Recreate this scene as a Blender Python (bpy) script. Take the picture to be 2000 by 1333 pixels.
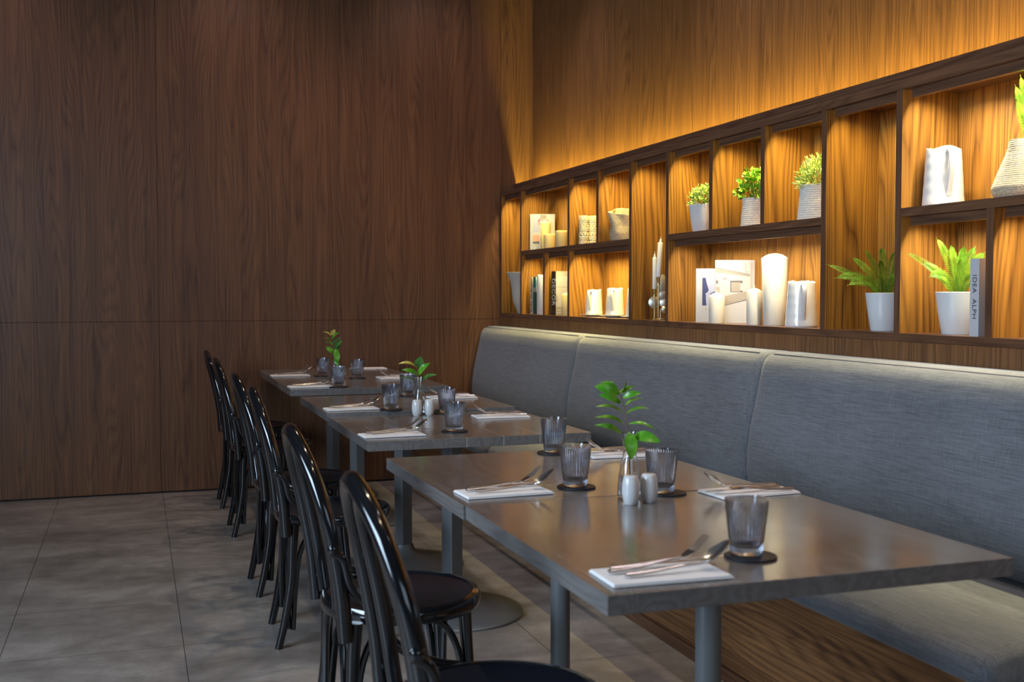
import bpy, bmesh, math, random
from mathutils import Vector, Matrix
random.seed(7)
for o in list(bpy.data.objects): bpy.data.objects.remove(o, do_unlink=True)
SC = bpy.context.scene
COL = SC.collection
PI = math.pi
# ------------------------------------------------------------------ camera
H = 1.238
cam = bpy.data.cameras.new('camera'); CAM = bpy.data.objects.new('camera', cam); COL.objects.link(CAM)
cam.sensor_width = 36.0; cam.lens = 2182.5 * 36.0 / 2000.0
cam.clip_start = 0.05; cam.clip_end = 60
_yaw, _pit, _rol = 0.324969, 0.0420345, -0.000805
_f = Vector((math.sin(_yaw)*math.cos(_pit), math.cos(_yaw)*math.cos(_pit), -math.sin(_pit)))
_r = Vector((math.cos(_yaw), -math.sin(_yaw), 0)); _u = _r.cross(_f)
_r2 = math.cos(_rol)*_r + math.sin(_rol)*_u; _u2 = -math.sin(_rol)*_r + math.cos(_rol)*_u
_m = Matrix((_r2, _u2, -_f)).transposed().to_4x4(); _m.translation = Vector((0, 0, H))
CAM.matrix_world = _m
cam.dof.use_dof = True; cam.dof.focus_distance = 4.3; cam.dof.aperture_fstop = 5.0
SC.camera = CAM
SC.view_settings.view_transform = 'Standard'; SC.view_settings.look = 'None'
SC.view_settings.gamma = 1.0; SC.view_settings.use_curve_mapping = False
SC.view_settings.exposure = 0.1
# ------------------------------------------------------------------ world and lights
w = bpy.data.worlds.new('world'); SC.world = w; w.use_nodes = True
w.node_tree.nodes['Background'].inputs[0].default_value = (0.55, 0.7, 1.0, 1)
w.node_tree.nodes['Background'].inputs[1].default_value = 0.12

def area(name, loc, target, sx, sy, power, color, spread=None):
    l = bpy.data.lights.new(name, 'AREA'); l.shape = 'RECTANGLE'; l.size = sx; l.size_y = sy
    l.energy = power; l.color = color
    if spread: l.spread = spread
    o = bpy.data.objects.new(name, l); COL.objects.link(o); o.location = loc
    d = Vector(target) - Vector(loc); o.rotation_euler = d.to_track_quat('-Z', 'Y').to_euler()
    return o

def spot(name, loc, target, power, color, angle, blend, rad=0.04):
    l = bpy.data.lights.new(name, 'SPOT'); l.energy = power; l.color = color
    l.spot_size = math.radians(angle); l.spot_blend = blend; l.shadow_soft_size = rad
    o = bpy.data.objects.new(name, l); COL.objects.link(o); o.location = loc
    d = Vector(target) - Vector(loc); o.rotation_euler = d.to_track_quat('-Z', 'Y').to_euler()
    return o

COOL = (0.60, 0.78, 1.0); WARM = (1.0, 0.72, 0.42); LED = (1.0, 0.82, 0.30)
# added lamps: assumed daylight before the solid left wall, cool fill behind the camera
area('assumed_daylight_left', (-3.03, 1.9, 1.65), (1.4, 2.9, 0.2), 2.8, 1.9, 330, COOL)  # lamp added in front of plaster, no opening behind it
area('fill_behind', (1.2, -3.92, 1.9), (1.2, 3.0, 0.9), 3.4, 2.2, 52, COOL)  # added cool fill lamp, out of view
# assumed ceiling downlights, out of view, over the row of tables
for yy, pw in ((1.4, 22), (3.1, 26), (4.9, 26), (6.4, 22)):
    spot('assumed_table_downlight', (1.15, yy, 3.55), (1.15, yy, 0), pw*1.7, (1.0, 0.78, 0.54), 96, 0.9, 0.035)
for yy in (0.8, 2.6, 4.4, 6.2):
    spot('assumed_bench_downlight', (2.15, yy, 3.55), (2.1, yy, 0), 40, (1.0, 0.86, 0.90), 80, 0.9, 0.04)  # assumed lamps above the bench, out of view
for xx in (-0.9, 0.6, 1.9):
    spot('assumed_wall_wash', (xx, 6.3, 3.6), (xx, 7.2, 1.9), 22, (1.0, 0.66, 0.60), 90, 1.0, 0.05)  # assumed wash lamps for the back wall, out of view
for yy in (5.9, 3.9):
    spot('assumed_upper_wall_downlight', (2.33, yy, 3.95), (2.36, yy, 0), 16 if yy > 5 else 7, (0.86, 0.88, 1.0), 58, 0.55, 0.03)  # assumed spots grazing the upper wall, out of view
# LED cove strip above the shelving, lights the upper wall
area('cove_led', (2.480, 4.07, 1.930), (2.495, 4.07, 2.4), 6.25, 0.010, 56.0, (1.0, 0.78, 0.10))
# ------------------------------------------------------------------ materials
def mat(name, base=(0.5,0.5,0.5), rough=0.5, metal=0.0, spec=0.5, coat=0.0, coat_r=0.1, trans=0.0, ior=1.45, sheen=0.0, sss=0.0, emis=None, es=0.0):
    m = bpy.data.materials.new(name); m.use_nodes = True
    b = m.node_tree.nodes['Principled BSDF']
    b.inputs['Base Color'].default_value = (*base, 1); b.inputs['Roughness'].default_value = rough
    b.inputs['Metallic'].default_value = metal; b.inputs['Specular IOR Level'].default_value = spec
    b.inputs['Coat Weight'].default_value = coat; b.inputs['Coat Roughness'].default_value = coat_r
    b.inputs['Transmission Weight'].default_value = trans; b.inputs['IOR'].default_value = ior
    b.inputs['Sheen Weight'].default_value = sheen
    if sss:
        b.inputs['Subsurface Weight'].default_value = sss; b.inputs['Subsurface Radius'].default_value = (1, .6, .3); b.inputs['Subsurface Scale'].default_value = 0.02
    if emis:
        b.inputs['Emission Color'].default_value = (*emis, 1); b.inputs['Emission Strength'].default_value = es
    return m

class NT:
    def __init__(s, m): s.t = m.node_tree; s.b = s.t.nodes['Principled BSDF']
    def n(s, typ, **kw):
        x = s.t.nodes.new(typ)
        for k, v in kw.items(): setattr(x, k, v)
        return x
    def l(s, a, b): s.t.links.new(a, b)
    def coords(s, scale, rot=(0,0,0), kind='Object'):
        tc = s.n('ShaderNodeTexCoord'); mp = s.n('ShaderNodeMapping')
        mp.inputs['Scale'].default_value = scale; mp.inputs['Rotation'].default_value = rot
        s.l(tc.outputs[kind], mp.inputs['Vector']); return mp.outputs['Vector']
    def noise(s, vec, scale=1.0, detail=3.0, rough=0.5, dist=0.0):
        x = s.n('ShaderNodeTexNoise'); x.inputs['Scale'].default_value = scale; x.inputs['Detail'].default_value = detail
        x.inputs['Roughness'].default_value = rough; x.inputs['Distortion'].default_value = dist
        s.l(vec, x.inputs['Vector']); return x.outputs['Fac']
    def math(s, op, a, b=None, c=None):
        x = s.n('ShaderNodeMath', operation=op)
        for i, v in enumerate((a, b, c)):
            if v is None: continue
            if isinstance(v, (int, float)): x.inputs[i].default_value = v
            else: s.l(v, x.inputs[i])
        return x.outputs[0]
    def ramp(s, fac, stops):
        x = s.n('ShaderNodeValToRGB'); s.l(fac, x.inputs['Fac']); e = x.color_ramp.elements
        while len(e) > 1: e.remove(e[0])
        e[0].position = stops[0][0]; e[0].color = (*stops[0][1], 1)
        for p, c in stops[1:]:
            q = e.new(p); q.color = (*c, 1)
        return x.outputs['Color']
    def mix(s, fac, a, b, mode='MIX'):
        x = s.n('ShaderNodeMix', data_type='RGBA', blend_type=mode)
        if isinstance(fac, (int, float)): x.inputs['Factor'].default_value = fac
        else: s.l(fac, x.inputs['Factor'])
        for i, v in ((6, a), (7, b)):
            if isinstance(v, tuple): x.inputs[i].default_value = (*v, 1)
            else: s.l(v, x.inputs[i])
        return x.outputs[2]
    def bump(s, h, strength=0.2, dist=0.01):
        x = s.n('ShaderNodeBump'); x.inputs['Strength'].default_value = strength; x.inputs['Distance'].default_value = dist
        s.l(h, x.inputs['Height']); s.l(x.outputs['Normal'], s.b.inputs['Normal'])

def wood(name, grain='Z', dark=(0.095, 0.038, 0.011), lite=(0.30, 0.138, 0.027), rough=0.42, fine=1.0, fig=16.0, rcon=0.22):
    m = mat(name, rough=rough, spec=0.35); t = NT(m)
    ax = {'X': (0.10, 1, 1), 'Y': (1, 0.10, 1), 'Z': (1, 1, 0.10)}[grain]
    long_ = {'X': (0.02, 1, 1), 'Y': (1, 0.02, 1), 'Z': (1, 1, 0.02)}[grain]
    f1 = t.noise(t.coords(tuple(a*7.0 for a in ax)), 1.0, 1.5, 0.4, 0.0)
    sep = t.n('ShaderNodeSeparateXYZ'); t.l(t.coords((1, 1, 1)), sep.inputs[0])
    across = [sep.outputs[i] for i in range(3) if 'XYZ'[i] != grain]
    u = t.math('MULTIPLY', t.math('ADD', across[0], across[1]), 42.0*fine)
    rings = t.math('PINGPONG', t.math('ADD', u, t.math('MULTIPLY', f1, fig)), 0.5)   # straight grain bent into cathedrals
    rings = t.math('POWER', t.math('MULTIPLY', rings, 2.0), 0.6)
    f2 = t.noise(t.coords(tuple(a*85.0*fine for a in long_)), 1.0, 3.0, 0.65)
    f3 = t.noise(t.coords(tuple(a*300.0*fine for a in long_)), 1.0, 2.0, 0.6)
    f4 = t.noise(t.coords(tuple(a*14.0 for a in long_)), 1.0, 2.0, 0.5)
    s = t.math('ADD', t.math('MULTIPLY', rings, rcon), t.math('MULTIPLY', f2, 0.60))
    s = t.math('ADD', s, t.math('MULTIPLY', f3, 0.35))
    s = t.math('ADD', s, t.math('MULTIPLY', f4, 0.35))
    s = t.math('SUBTRACT', s, 0.40)
    mid = tuple((a*0.5+b*0.5) for a, b in zip(dark, lite))
    c = t.ramp(s, [(0.18, dark), (0.42, mid), (0.66, lite)])
    t.l(c, t.b.inputs['Base Color'])
    t.bump(f3, 0.08, 0.001)
    return m

M = {}
M['wall'] = wood('walnut_veneer_vertical', dark=(0.076, 0.034, 0.018), lite=(0.195, 0.089, 0.038))  # cubby veneer recoloured: redder tone of dimmer light put into it
M['cubby'] = wood('walnut_veneer_led_ochre', dark=(0.085, 0.032, 0.009), lite=(0.34, 0.155, 0.028), fine=0.9, rcon=0.34)  # same veneer as the wall, LED-lit ochre put into the colour
M['panel'] = wood('walnut_veneer_fine', dark=(0.088, 0.038, 0.018), lite=(0.25, 0.118, 0.045), fine=1.3)
M['edge'] = wood('walnut_edge', 'Y', (0.066, 0.030, 0.017), (0.18, 0.084, 0.042), 0.38)
M['edgez'] = wood('walnut_edge_upright', 'Z', (0.066, 0.030, 0.017), (0.18, 0.084, 0.042), 0.38)
M['plinth'] = wood('walnut_plinth', 'Y', (0.085, 0.036, 0.015), (0.33, 0.15, 0.055), 0.4, fig=18)
M['groove'] = mat('dark_joint', (0.02, 0.012, 0.008), 0.8)

def tile_floor():
    m = mat('stone_look_tile', rough=0.36, spec=0.45); t = NT(m)
    v = t.coords((1, 1, 1))
    n1 = t.noise(t.coords((1.8, 3.2, 1)), 1.0, 6, 0.66, 0.3); n2 = t.noise(v, 9.0, 5, 0.65); n3 = t.noise(v, 60.0, 3, 0.6)
    s = t.math('ADD', t.math('MULTIPLY', n1, 0.62), t.math('ADD', t.math('MULTIPLY', n2, 0.28), t.math('MULTIPLY', n3, 0.1)))
    c = t.ramp(s, [(0.34, (0.14, 0.12, 0.105)), (0.5, (0.25, 0.22, 0.195)), (0.66, (0.40, 0.36, 0.32))])
    sep = t.n('ShaderNodeSeparateXYZ'); t.l(v, sep.inputs[0])
    def line(out, off):
        a = t.math('ADD', out, off); a = t.math('MODULO', t.math('ADD', a, 60.0), 0.6)
        a = t.math('MINIMUM', a, t.math('SUBTRACT', 0.6, a)); return t.math('LESS_THAN', a, 0.0014)
    g = t.math('MAXIMUM', line(sep.outputs[0], -0.145), line(sep.outputs[1], -4.66))
    c2 = t.mix(g, c, (0.055, 0.048, 0.042)); t.l(c2, t.b.inputs['Base Color'])
    r = t.math('ADD', t.math('MULTIPLY', n2, 0.25), 0.27); t.l(r, t.b.inputs['Roughness'])
    t.bump(t.math('SUBTRACT', n3, t.math('MULTIPLY', g, 2.0)), 0.08, 0.002)
    return m
M['floor'] = tile_floor()

def table_mat(name, planks=False):
    m = mat(name, rough=0.3, spec=0.5, coat=0.35, coat_r=0.16); t = NT(m)
    f2 = t.noise(t.coords((90, 2.2, 90)), 1.0, 4, 0.6); f1 = t.noise(t.coords((7, 1.2, 7)), 1.0, 2, 0.5, 0.3)
    rings = t.math('PINGPONG', t.math('MULTIPLY', f1, 14), 0.5)
    s = t.math('ADD', t.math('MULTIPLY', f2, 0.6), t.math('MULTIPLY', rings, 0.5))
    c = t.ramp(s, [(0.25, (0.125, 0.115, 0.109)), (0.75, (0.195, 0.182, 0.174))])
    if planks:
        sep = t.n('ShaderNodeSeparateXYZ'); t.l(t.coords((1, 1, 1)), sep.inputs[0])
        a = t.math('MODULO', t.math('ADD', sep.outputs[0], 40.045), 0.136)
        g = t.math('MULTIPLY', t.math('LESS_THAN', a, 0.0018), t.math('GREATER_THAN', t.noise(t.coords((2, 9, 2)), 1.0, 2), 0.5))
        c = t.mix(g, c, (0.5, 0.47, 0.43))
    t.l(c, t.b.inputs['Base Color'])
    r = t.math('ADD', t.math('MULTIPLY', t.noise(t.coords((5, 5, 5)), 1.0, 4), 0.2), 0.09); t.l(r, t.b.inputs['Roughness'])
    t.bump(f2, 0.05, 0.0006)
    return m
M['table'] = table_mat('grey_stained_wood'); M['tableB'] = table_mat('grey_stained_planks', True)
M['steel'] = mat('grey_painted_steel', (0.16, 0.165, 0.165), 0.42, 0.2, 0.5)

def fabric():
    m = mat('grey_linen_weave', rough=0.95, spec=0.15, sheen=0.25); t = NT(m)
    a = t.noise(t.coords((300, 10, 300)), 1.0, 2, 0.7); b = t.noise(t.coords((40, 420, 30)), 1.0, 2, 0.7); c0 = t.noise(t.coords((2.2, 1.6, 2.2)), 1.0, 3, 0.5)
    s = t.math('ADD', t.math('MULTIPLY', a, 0.6), t.math('MULTIPLY', b, 0.4))
    s = t.math('ADD', s, t.math('MULTIPLY', t.math('SUBTRACT', c0, 0.5), 0.25))
    t.l(t.ramp(s, [(0.3, (0.064, 0.070, 0.082)), (0.72, (0.188, 0.197, 0.216))]), t.b.inputs['Base Color'])
    t.bump(s, 0.35, 0.002)
    return m
M['fabric'] = fabric()
M['piping'] = mat('seam_piping', (0.32, 0.32, 0.32), 0.9, spec=0.15)
M['black'] = mat('black_lacquered_bentwood', (0.006, 0.0065, 0.008), 0.14, spec=0.6, coat=0.6, coat_r=0.06)
M['blackpanel'] = mat('black_seat_panel', (0.006, 0.009, 0.018), 0.22, spec=0.5, coat=0.3, coat_r=0.2)
M['brass'] = mat('brass', (0.78, 0.60, 0.28), 0.22, 1.0)
M['pewter'] = mat('silver_metal', (0.62, 0.60, 0.52), 0.42, 0.85)
M['cutlery'] = mat('polished_steel', (0.80, 0.80, 0.80), 0.22, 1.0)
M['handle'] = mat('steel_handle', (0.55, 0.52, 0.50), 0.25, 1.0)
M['napkin'] = mat('white_napkin', (0.88, 0.87, 0.86), 0.9, spec=0.2)
M['coaster'] = mat('black_coaster', (0.012, 0.014, 0.022), 0.45)
M['smoke'] = mat('smoked_glass', (0.72, 0.77, 0.85), 0.03, trans=1.0, ior=1.45)
M['smokebase'] = mat('smoked_glass_base', (0.30, 0.36, 0.46), 0.04, trans=1.0, ior=1.45)
M['clear'] = mat('clear_glass', (0.97, 0.98, 0.98), 0.0, trans=1.0, ior=1.45)
M['water'] = mat('water', (0.97, 0.99, 1.0), 0.0, trans=1.0, ior=1.33)
M['ceramic'] = mat('white_glazed_ceramic', (0.66, 0.66, 0.65), 0.22, spec=0.5, coat=0.4, coat_r=0.05)
M['matt'] = mat('matt_pale_ceramic', (0.48, 0.44, 0.38), 0.75)
M['carved'] = mat('carved_cream_ceramic', (0.55, 0.49, 0.35), 0.55)
M['candle'] = mat('ivory_wax', (0.60, 0.48, 0.22), 0.5, sss=0.3)
M['wax'] = mat('white_wax', (0.62, 0.58, 0.50), 0.45, sss=0.3)
M['taper'] = mat('white_taper_wax', (0.75, 0.74, 0.73), 0.5, sss=0.2)
M['wick'] = mat('wick', (0.75, 0.7, 0.6), 0.9)
M['led'] = mat('led_diffuser', (0.9, 0.85, 0.7), 0.6, emis=(1.0, 0.80, 0.5), es=3.0)
M['paper'] = mat('white_paper', (0.47, 0.47, 0.49), 0.6)
M['pages'] = mat('book_pages', (0.75, 0.72, 0.66), 0.8)
for k, c in dict(ink=(0.03,0.03,0.035), navy=(0.045,0.055,0.15), lav=(0.38,0.40,0.55), pink=(0.55,0.14,0.20), rose=(0.65,0.36,0.40), teal=(0.28,0.50,0.56),
                 green=(0.02,0.075,0.055), beige=(0.52,0.45,0.36), brown=(0.035,0.018,0.012), grey=(0.27,0.26,0.26), taupe=(0.34,0.30,0.27), dgrey=(0.13,0.12,0.13), coral=(0.62,0.33,0.25), cream=(0.75,0.71,0.62), blush=(0.46,0.35,0.32)).items():
    M[k] = mat('print_'+k, c, 0.5)

def rope(name, c1, c2):
    m = mat(name, rough=0.95, spec=0.1); t = NT(m)
    s = t.noise(t.coords((160, 160, 420)), 1.0, 3, 0.6)
    t.l(t.ramp(s, [(0.35, c1), (0.65, c2)]), t.b.inputs['Base Color']); t.bump(s, 0.4, 0.002); return m
M['rope'] = rope('cotton_rope', (0.60, 0.54, 0.45), (0.86, 0.80, 0.70)); M['jute'] = rope('jute_weave', (0.30, 0.24, 0.16), (0.58, 0.49, 0.35))

def leaf(name, c1, c2, rough=0.4, trans=0.0):
    m = mat(name, rough=rough, spec=0.45); t = NT(m)
    s = t.noise(t.coords((30, 30, 30)), 1.0, 2)
    t.l(t.ramp(s, [(0.35, c1), (0.65, c2)]), t.b.inputs['Base Color']); return m
M['fern'] = leaf('fern_green', (0.06, 0.19, 0.010), (0.19, 0.40, 0.03)); M['box'] = leaf('round_leaf_green', (0.06, 0.20, 0.01), (0.25, 0.42, 0.03))
M['varie'] = leaf('pale_variegated_green', (0.16, 0.30, 0.03), (0.66, 0.68, 0.35)); M['needle'] = leaf('light_feathery_green', (0.20, 0.34, 0.06), (0.48, 0.58, 0.18))
M['sprig'] = leaf('glossy_green_leaf', (0.05, 0.24, 0.012), (0.16, 0.40, 0.03), 0.25); M['darksprig'] = leaf('glossy_dark_green_leaf', (0.03, 0.12, 0.03), (0.10, 0.24, 0.05), 0.18)
M['yellowleaf'] = leaf('yellowing_leaf', (0.22, 0.24, 0.03), (0.55, 0.45, 0.08), 0.25)
M['stem'] = mat('brown_stem', (0.16, 0.11, 0.05), 0.6); M['gstem'] = mat('green_stem', (0.10, 0.16, 0.04), 0.5); M['soil'] = mat('soil', (0.05, 0.035, 0.02), 0.9)

# ------------------------------------------------------------------ mesh helpers
def tag(o, label=None, cat=None, group=None, kind=None):
    if label: o['label'] = label
    if cat: o['category'] = cat
    if group: o['group'] = group
    if kind: o['kind'] = kind
    return o
def empty(name, loc=(0,0,0), rz=0.0, label=None, cat=None, group=None):
    o = bpy.data.objects.new(name, None); COL.objects.link(o); o.location = loc; o.rotation_euler = (0,0,rz)
    o.empty_display_size = 0.05
    return tag(o, label, cat, group)
def obj(name, bm, m, parent=None, smooth=False, loc=None, bevel=0.0, seg=2):
    me = bpy.data.meshes.new(name)
    if bevel:
        bmesh.ops.bevel(bm, geom=list(bm.edges), offset=bevel, segments=seg, profile=0.5, affect='EDGES', clamp_overlap=True)
    bmesh.ops.recalc_face_normals(bm, faces=list(bm.faces))
    bm.to_mesh(me); bm.free()
    for mm in (m if isinstance(m, (list, tuple)) else [m]): me.materials.append(mm)
    if smooth: 
        for p in me.polygons: p.use_smooth = True
        me.set_sharp_from_angle(angle=math.radians(42))
    o = bpy.data.objects.new(name, me); COL.objects.link(o)
    if parent: o.parent = parent
    if loc: o.location = loc
    return o
def copy_tree(o, parent=None):
    c = o.copy(); COL.objects.link(c)
    if parent: c.parent = parent
    for ch in list(o.children): copy_tree(ch, c)
    return c
def box(bm, x0, x1, y0, y1, z0, z1, mi=0):
    v = [bm.verts.new((x, y, z)) for x in (x0, x1) for y in (y0, y1) for z in (z0, z1)]
    for f in ((0,1,3,2),(4,6,7,5),(0,4,5,1),(2,3,7,6),(0,2,6,4),(1,5,7,3)):
        bm.faces.new([v[i] for i in f]).material_index = mi
    return v
def nb(): return bmesh.new()
def bx(*a):
    bm = nb(); box(bm, *a); return bm
def lathe(bm, prof, n=48, cx=0, cy=0, z0=0, rfun=None, mi=0, cap=True):
    rings = []
    for r, z in prof:
        ring = []
        for i in range(n):
            a = 2*PI*i/n; rr = r if rfun is None else rfun(r, z, a)
            ring.append(bm.verts.new((cx+rr*math.cos(a), cy+rr*math.sin(a), z0+z)))
        rings.append(ring)
    for a, b in zip(rings, rings[1:]):
        for i in range(n):
            bm.faces.new((a[i], a[(i+1) % n], b[(i+1) % n], b[i])).material_index = mi
    if cap:
        if prof[0][0] > 1e-5: bm.faces.new(list(reversed(rings[0]))).material_index = mi
        if prof[-1][0] > 1e-5: bm.faces.new(rings[-1]).material_index = mi
    return rings
def catmull(pts, k=6):
    P = [Vector(p) for p in pts]; out = []
    for i in range(len(P)-1):
        p0 = P[i-1] if i else P[0]*2-P[1]; p1 = P[i]; p2 = P[i+1]; p3 = P[i+2] if i+2 < len(P) else P[-1]*2-P[-2]
        for j in range(k):
            t = j/k
            out.append(0.5*((2*p1)+(p2-p0)*t+(2*p0-5*p1+4*p2-p3)*t*t+(3*p1-p0-3*p2+p3)*t*t*t))
    out.append(P[-1]); return out
def tube(bm, pts, r, n=10, k=6, smooth=True, flat=1.0, up=None, mi=0):
    P = catmull(pts, k) if smooth else [Vector(p) for p in pts]
    N = len(P); rings = []
    ref = Vector(up) if up else Vector((0, 0, 1))
    prev = None
    for i, p in enumerate(P):
        t = (P[min(i+1, N-1)] - P[max(i-1, 0)]).normalized()
        if prev is None:
            a = ref - t*ref.dot(t)
            if a.length < 1e-3: a = Vector((1, 0.2, 0)) - t*Vector((1, 0.2, 0)).dot(t)
            a.normalize()
        else:
            a = (prev - t*prev.dot(t)).normalized()
        prev = a; b = t.cross(a)
        rr = r(i/(N-1)) if callable(r) else r
        rings.append([bm.verts.new(p + a*math.cos(2*PI*j/n)*rr*flat + b*math.sin(2*PI*j/n)*rr) for j in range(n)])
    for a, b in zip(rings, rings[1:]):
        for j in range(n): bm.faces.new((a[j], a[(j+1) % n], b[(j+1) % n], b[j])).material_index = mi
    bm.faces.new(list(reversed(rings[0]))).material_index = mi; bm.faces.new(rings[-1]).material_index = mi
def text_mesh(body, size, parent, loc, xdir, ndir, m, name='lettering', depth=0.0004):
    cu = bpy.data.curves.new('t', 'FONT'); cu.body = body; cu.size = size; cu.align_x = 'CENTER'; cu.align_y = 'CENTER'
    cu.extrude = depth; cu.space_character = 1.1
    t = bpy.data.objects.new('t', cu); COL.objects.link(t)
    dg = bpy.context.evaluated_depsgraph_get(); dg.update()
    me = bpy.data.meshes.new_from_object(t.evaluated_get(dg)); bpy.data.objects.remove(t, do_unlink=True)
    X = Vector(xdir).normalized(); N = Vector(ndir).normalized(); Y = N.cross(X)
    R = Matrix((X, Y, N)).transposed().to_4x4(); R.translation = Vector(loc)
    me.transform(R); me.materials.clear(); me.materials.append(m); me.name = name
    o = bpy.data.objects.new(name, me); COL.objects.link(o); o.parent = parent
    return o

# ------------------------------------------------------------------ room shell
WY = 7.24       # back wall plane
XF = 2.352      # front plane of shelving and lower wall panelling
XU = 2.588      # upper wall plane
ZC = 4.0
bm = bx(-6, 2.9, -4, 7.4, -0.12, 0.0); tag(obj('floor', bm, M['floor']), kind='structure')
tag(obj('ceiling', bx(-6, 2.9, -4, 7.4, ZC, ZC+0.1), mat('ceiling_paint', (0.10, 0.09, 0.085), 0.9)), kind='structure')
# back wall made of veneered panels with hairline joints
bm = nb(); g = 0.0012
for x0, x1 in ((-6, -2.3), (-2.3, 0.138), (0.138, 2.36)):
    for z0, z1 in ((0.012, 1.070), (1.070, ZC)):
        box(bm, x0+g, x1-g, WY, WY+0.03, z0+(g if z0 > 1 else 0), z1-g)
box(bm, 2.36+g, 2.70, WY, WY+0.03, 0.012, ZC)
wb = obj('wall_back', bm, M['wall']); tag(wb, kind='structure')
obj('panel_joint', bx(-6, 2.9, WY+0.02, WY+0.14, 0, ZC), M['groove'], wb)
# right wall: upper veneer, set back behind the shelving
bm = nb()
for y0, y1 in ((-4, -0.5), (-0.5, 1.9), (1.9, 4.3), (4.3, 6.705), (6.705, WY)):
    box(bm, XU, XU+0.03, y0+g, y1-g, 1.90, ZC)
wr = obj('wall_right', bm, M['wall']); tag(wr, kind='structure')
obj('panel_joint', bx(XU+0.02, XU+0.2, -4, WY+0.1, 0, ZC), M['groove'], wr)
tag(obj('trim_1', bx(XF, XF+0.02, -4, WY, 0.0, 1.083), M['panel']), kind='structure')     # panelling under the shelving
# solid walls out of view: left, and behind the camera
bm = nb()
pm = mat('plaster', (0.14, 0.13, 0.12), 0.9)
box(bm, -3.2, -3.1, -4, 7.4, 0, ZC); tag(obj('wall_left', bm, pm), kind='structure')
tag(obj('wall_front', bx(-3.1, 2.9, -4.1, -4.0, 0, ZC), pm), kind='structure')

# unseen frames added around the daylight and fill lamps, on solid walls
fm = mat('added_frame_paint', (0.05, 0.05, 0.05), 0.5)
bm = nb()
for a in ((-3.095, -3.04, 0.42, 0.50, 0.62, 2.68), (-3.095, -3.04, 3.30, 3.38, 0.62, 2.68), (-3.095, -3.04, 0.50, 3.30, 0.62, 0.70), (-3.095, -3.04, 0.50, 3.30, 2.60, 2.68)): box(bm, *a)
tag(obj('assumed_window_frame', bm, fm), kind='structure')  # assumed window: only a frame added on the solid wall
bm = nb()
for a in ((-0.66, -0.58, -3.995, -3.94, 0.70, 3.10), (2.80, 2.88, -3.995, -3.94, 0.70, 3.10), (-0.58, 2.80, -3.995, -3.94, 0.70, 0.78), (-0.58, 2.80, -3.995, -3.94, 3.02, 3.10)): box(bm, *a)
tag(obj('fill_lamp_frame', bm, fm), kind='structure')  # frame added around the fill lamp

# ------------------------------------------------------------------ shelving unit
SH = empty('wall_shelving', (2.47, 4.5, 1.085), 0, 'long walnut shelving unit of lit cubbies recessed above the grey banquette', 'shelf')
SH_INV = Matrix.Translation((-2.47, -4.5, -1.085))
def sh(name, bm, m, parent=None, **kw):
    bmesh.ops.transform(bm, matrix=SH_INV, verts=list(bm.verts)); return obj(name, bm, m, parent or SH, **kw)
ZB, ZT, ZM0, ZM1 = 1.110, 1.897, 1.487, 1.515
YE = 0.95
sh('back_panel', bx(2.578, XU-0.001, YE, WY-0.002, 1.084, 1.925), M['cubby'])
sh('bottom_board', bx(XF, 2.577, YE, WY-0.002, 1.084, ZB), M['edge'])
sh('top_board', bx(XF, 2.577, YE, WY-0.002, ZT, 1.926), M['edge'])
sh('cove_lip', bx(2.452, 2.470, YE, WY-0.002, 1.927, 1.984), M['edge'])
tB = 0.015
FULL = [7.222, 6.808, 5.975, 5.131, 4.722, 3.472, 3.055, 2.235, 1.4, YE+0.015]
def divider(y, z0, z1): 
    bm = nb(); box(bm, XF+0.002, 2.577, y-tB, y+tB, z0, z1)
    for f in bm.faces:
        f.material_index = 1 if (f.calc_center_median().x < XF+0.01) else 0
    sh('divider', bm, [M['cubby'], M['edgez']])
for y in FULL: divider(y, ZB, ZT)
for y in (6.382, 2.641): divider(y, ZB, ZM0)
for y in (5.552, 4.306, 3.887): divider(y, ZM1, ZT)
def board(y0, y1):
    bm = nb(); box(bm, XF+0.001, 2.577, y0+tB, y1-tB, ZM0, ZM1)
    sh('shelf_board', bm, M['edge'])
for a, b in ((5.975, 6.808), (5.131, 5.975), (3.472, 4.722), (2.235, 3.055), (YE+0.015, 1.4)): board(a, b)
def cubby_light(y0, y1, zt, pw=1.0, col=LED):
    a, b = y0+tB, y1-tB
    sh('light_valance', bx(XF+0.020, XF+0.036, a+0.001, b-0.024, zt-0.030, zt-0.0005), M['edge'])
    sh('light_strip', bx(XF+0.041, XF+0.053, a+0.02, b-0.045, zt-0.005, zt-0.001), M['led'])
    L = (b-a)-0.10
    area('shelf_led', (XF+0.047, (a+b)/2-0.01, zt-0.006), (XF+0.19, (a+b)/2-0.01, zt-0.8), L, 0.008, 12.0*pw*L, col, spread=math.radians(135))
LEDW = (1.0, 0.88, 0.58)
for y0, y1, zt, pw, c in ((6.808, 7.222, ZT, .8, LED), (5.975, 6.808, ZT, .62, LED), (6.382, 6.808, ZM0, .7, LED), (5.975, 6.382, ZM0, .7, LED), (5.552, 5.975, ZT, 1.1, LED), (5.131, 5.552, ZT, 1.1, LED),
                       (5.131, 5.975, ZM0, 1.1, LED), (4.722, 5.131, ZT, .9, LED), (4.306, 4.722, ZT, 1, LED), (3.887, 4.306, ZT, 1, LED), (3.472, 3.887, ZT, 1, LED), (3.472, 4.722, ZM0, .58, LEDW),
                       (3.055, 3.472, ZT, .75, LED), (2.235, 3.055, ZT, 1.2, LEDW), (2.641, 3.055, ZM0, .9, LEDW), (2.235, 2.641, ZM0, .9, LEDW), (1.4, 2.235, ZT, .8, LED), (YE+.015, 1.4, ZT, .8, LED), (YE+.015, 1.4, ZM0, .8, LED)):
    cubby_light(y0, y1, zt, pw, c)

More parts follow.
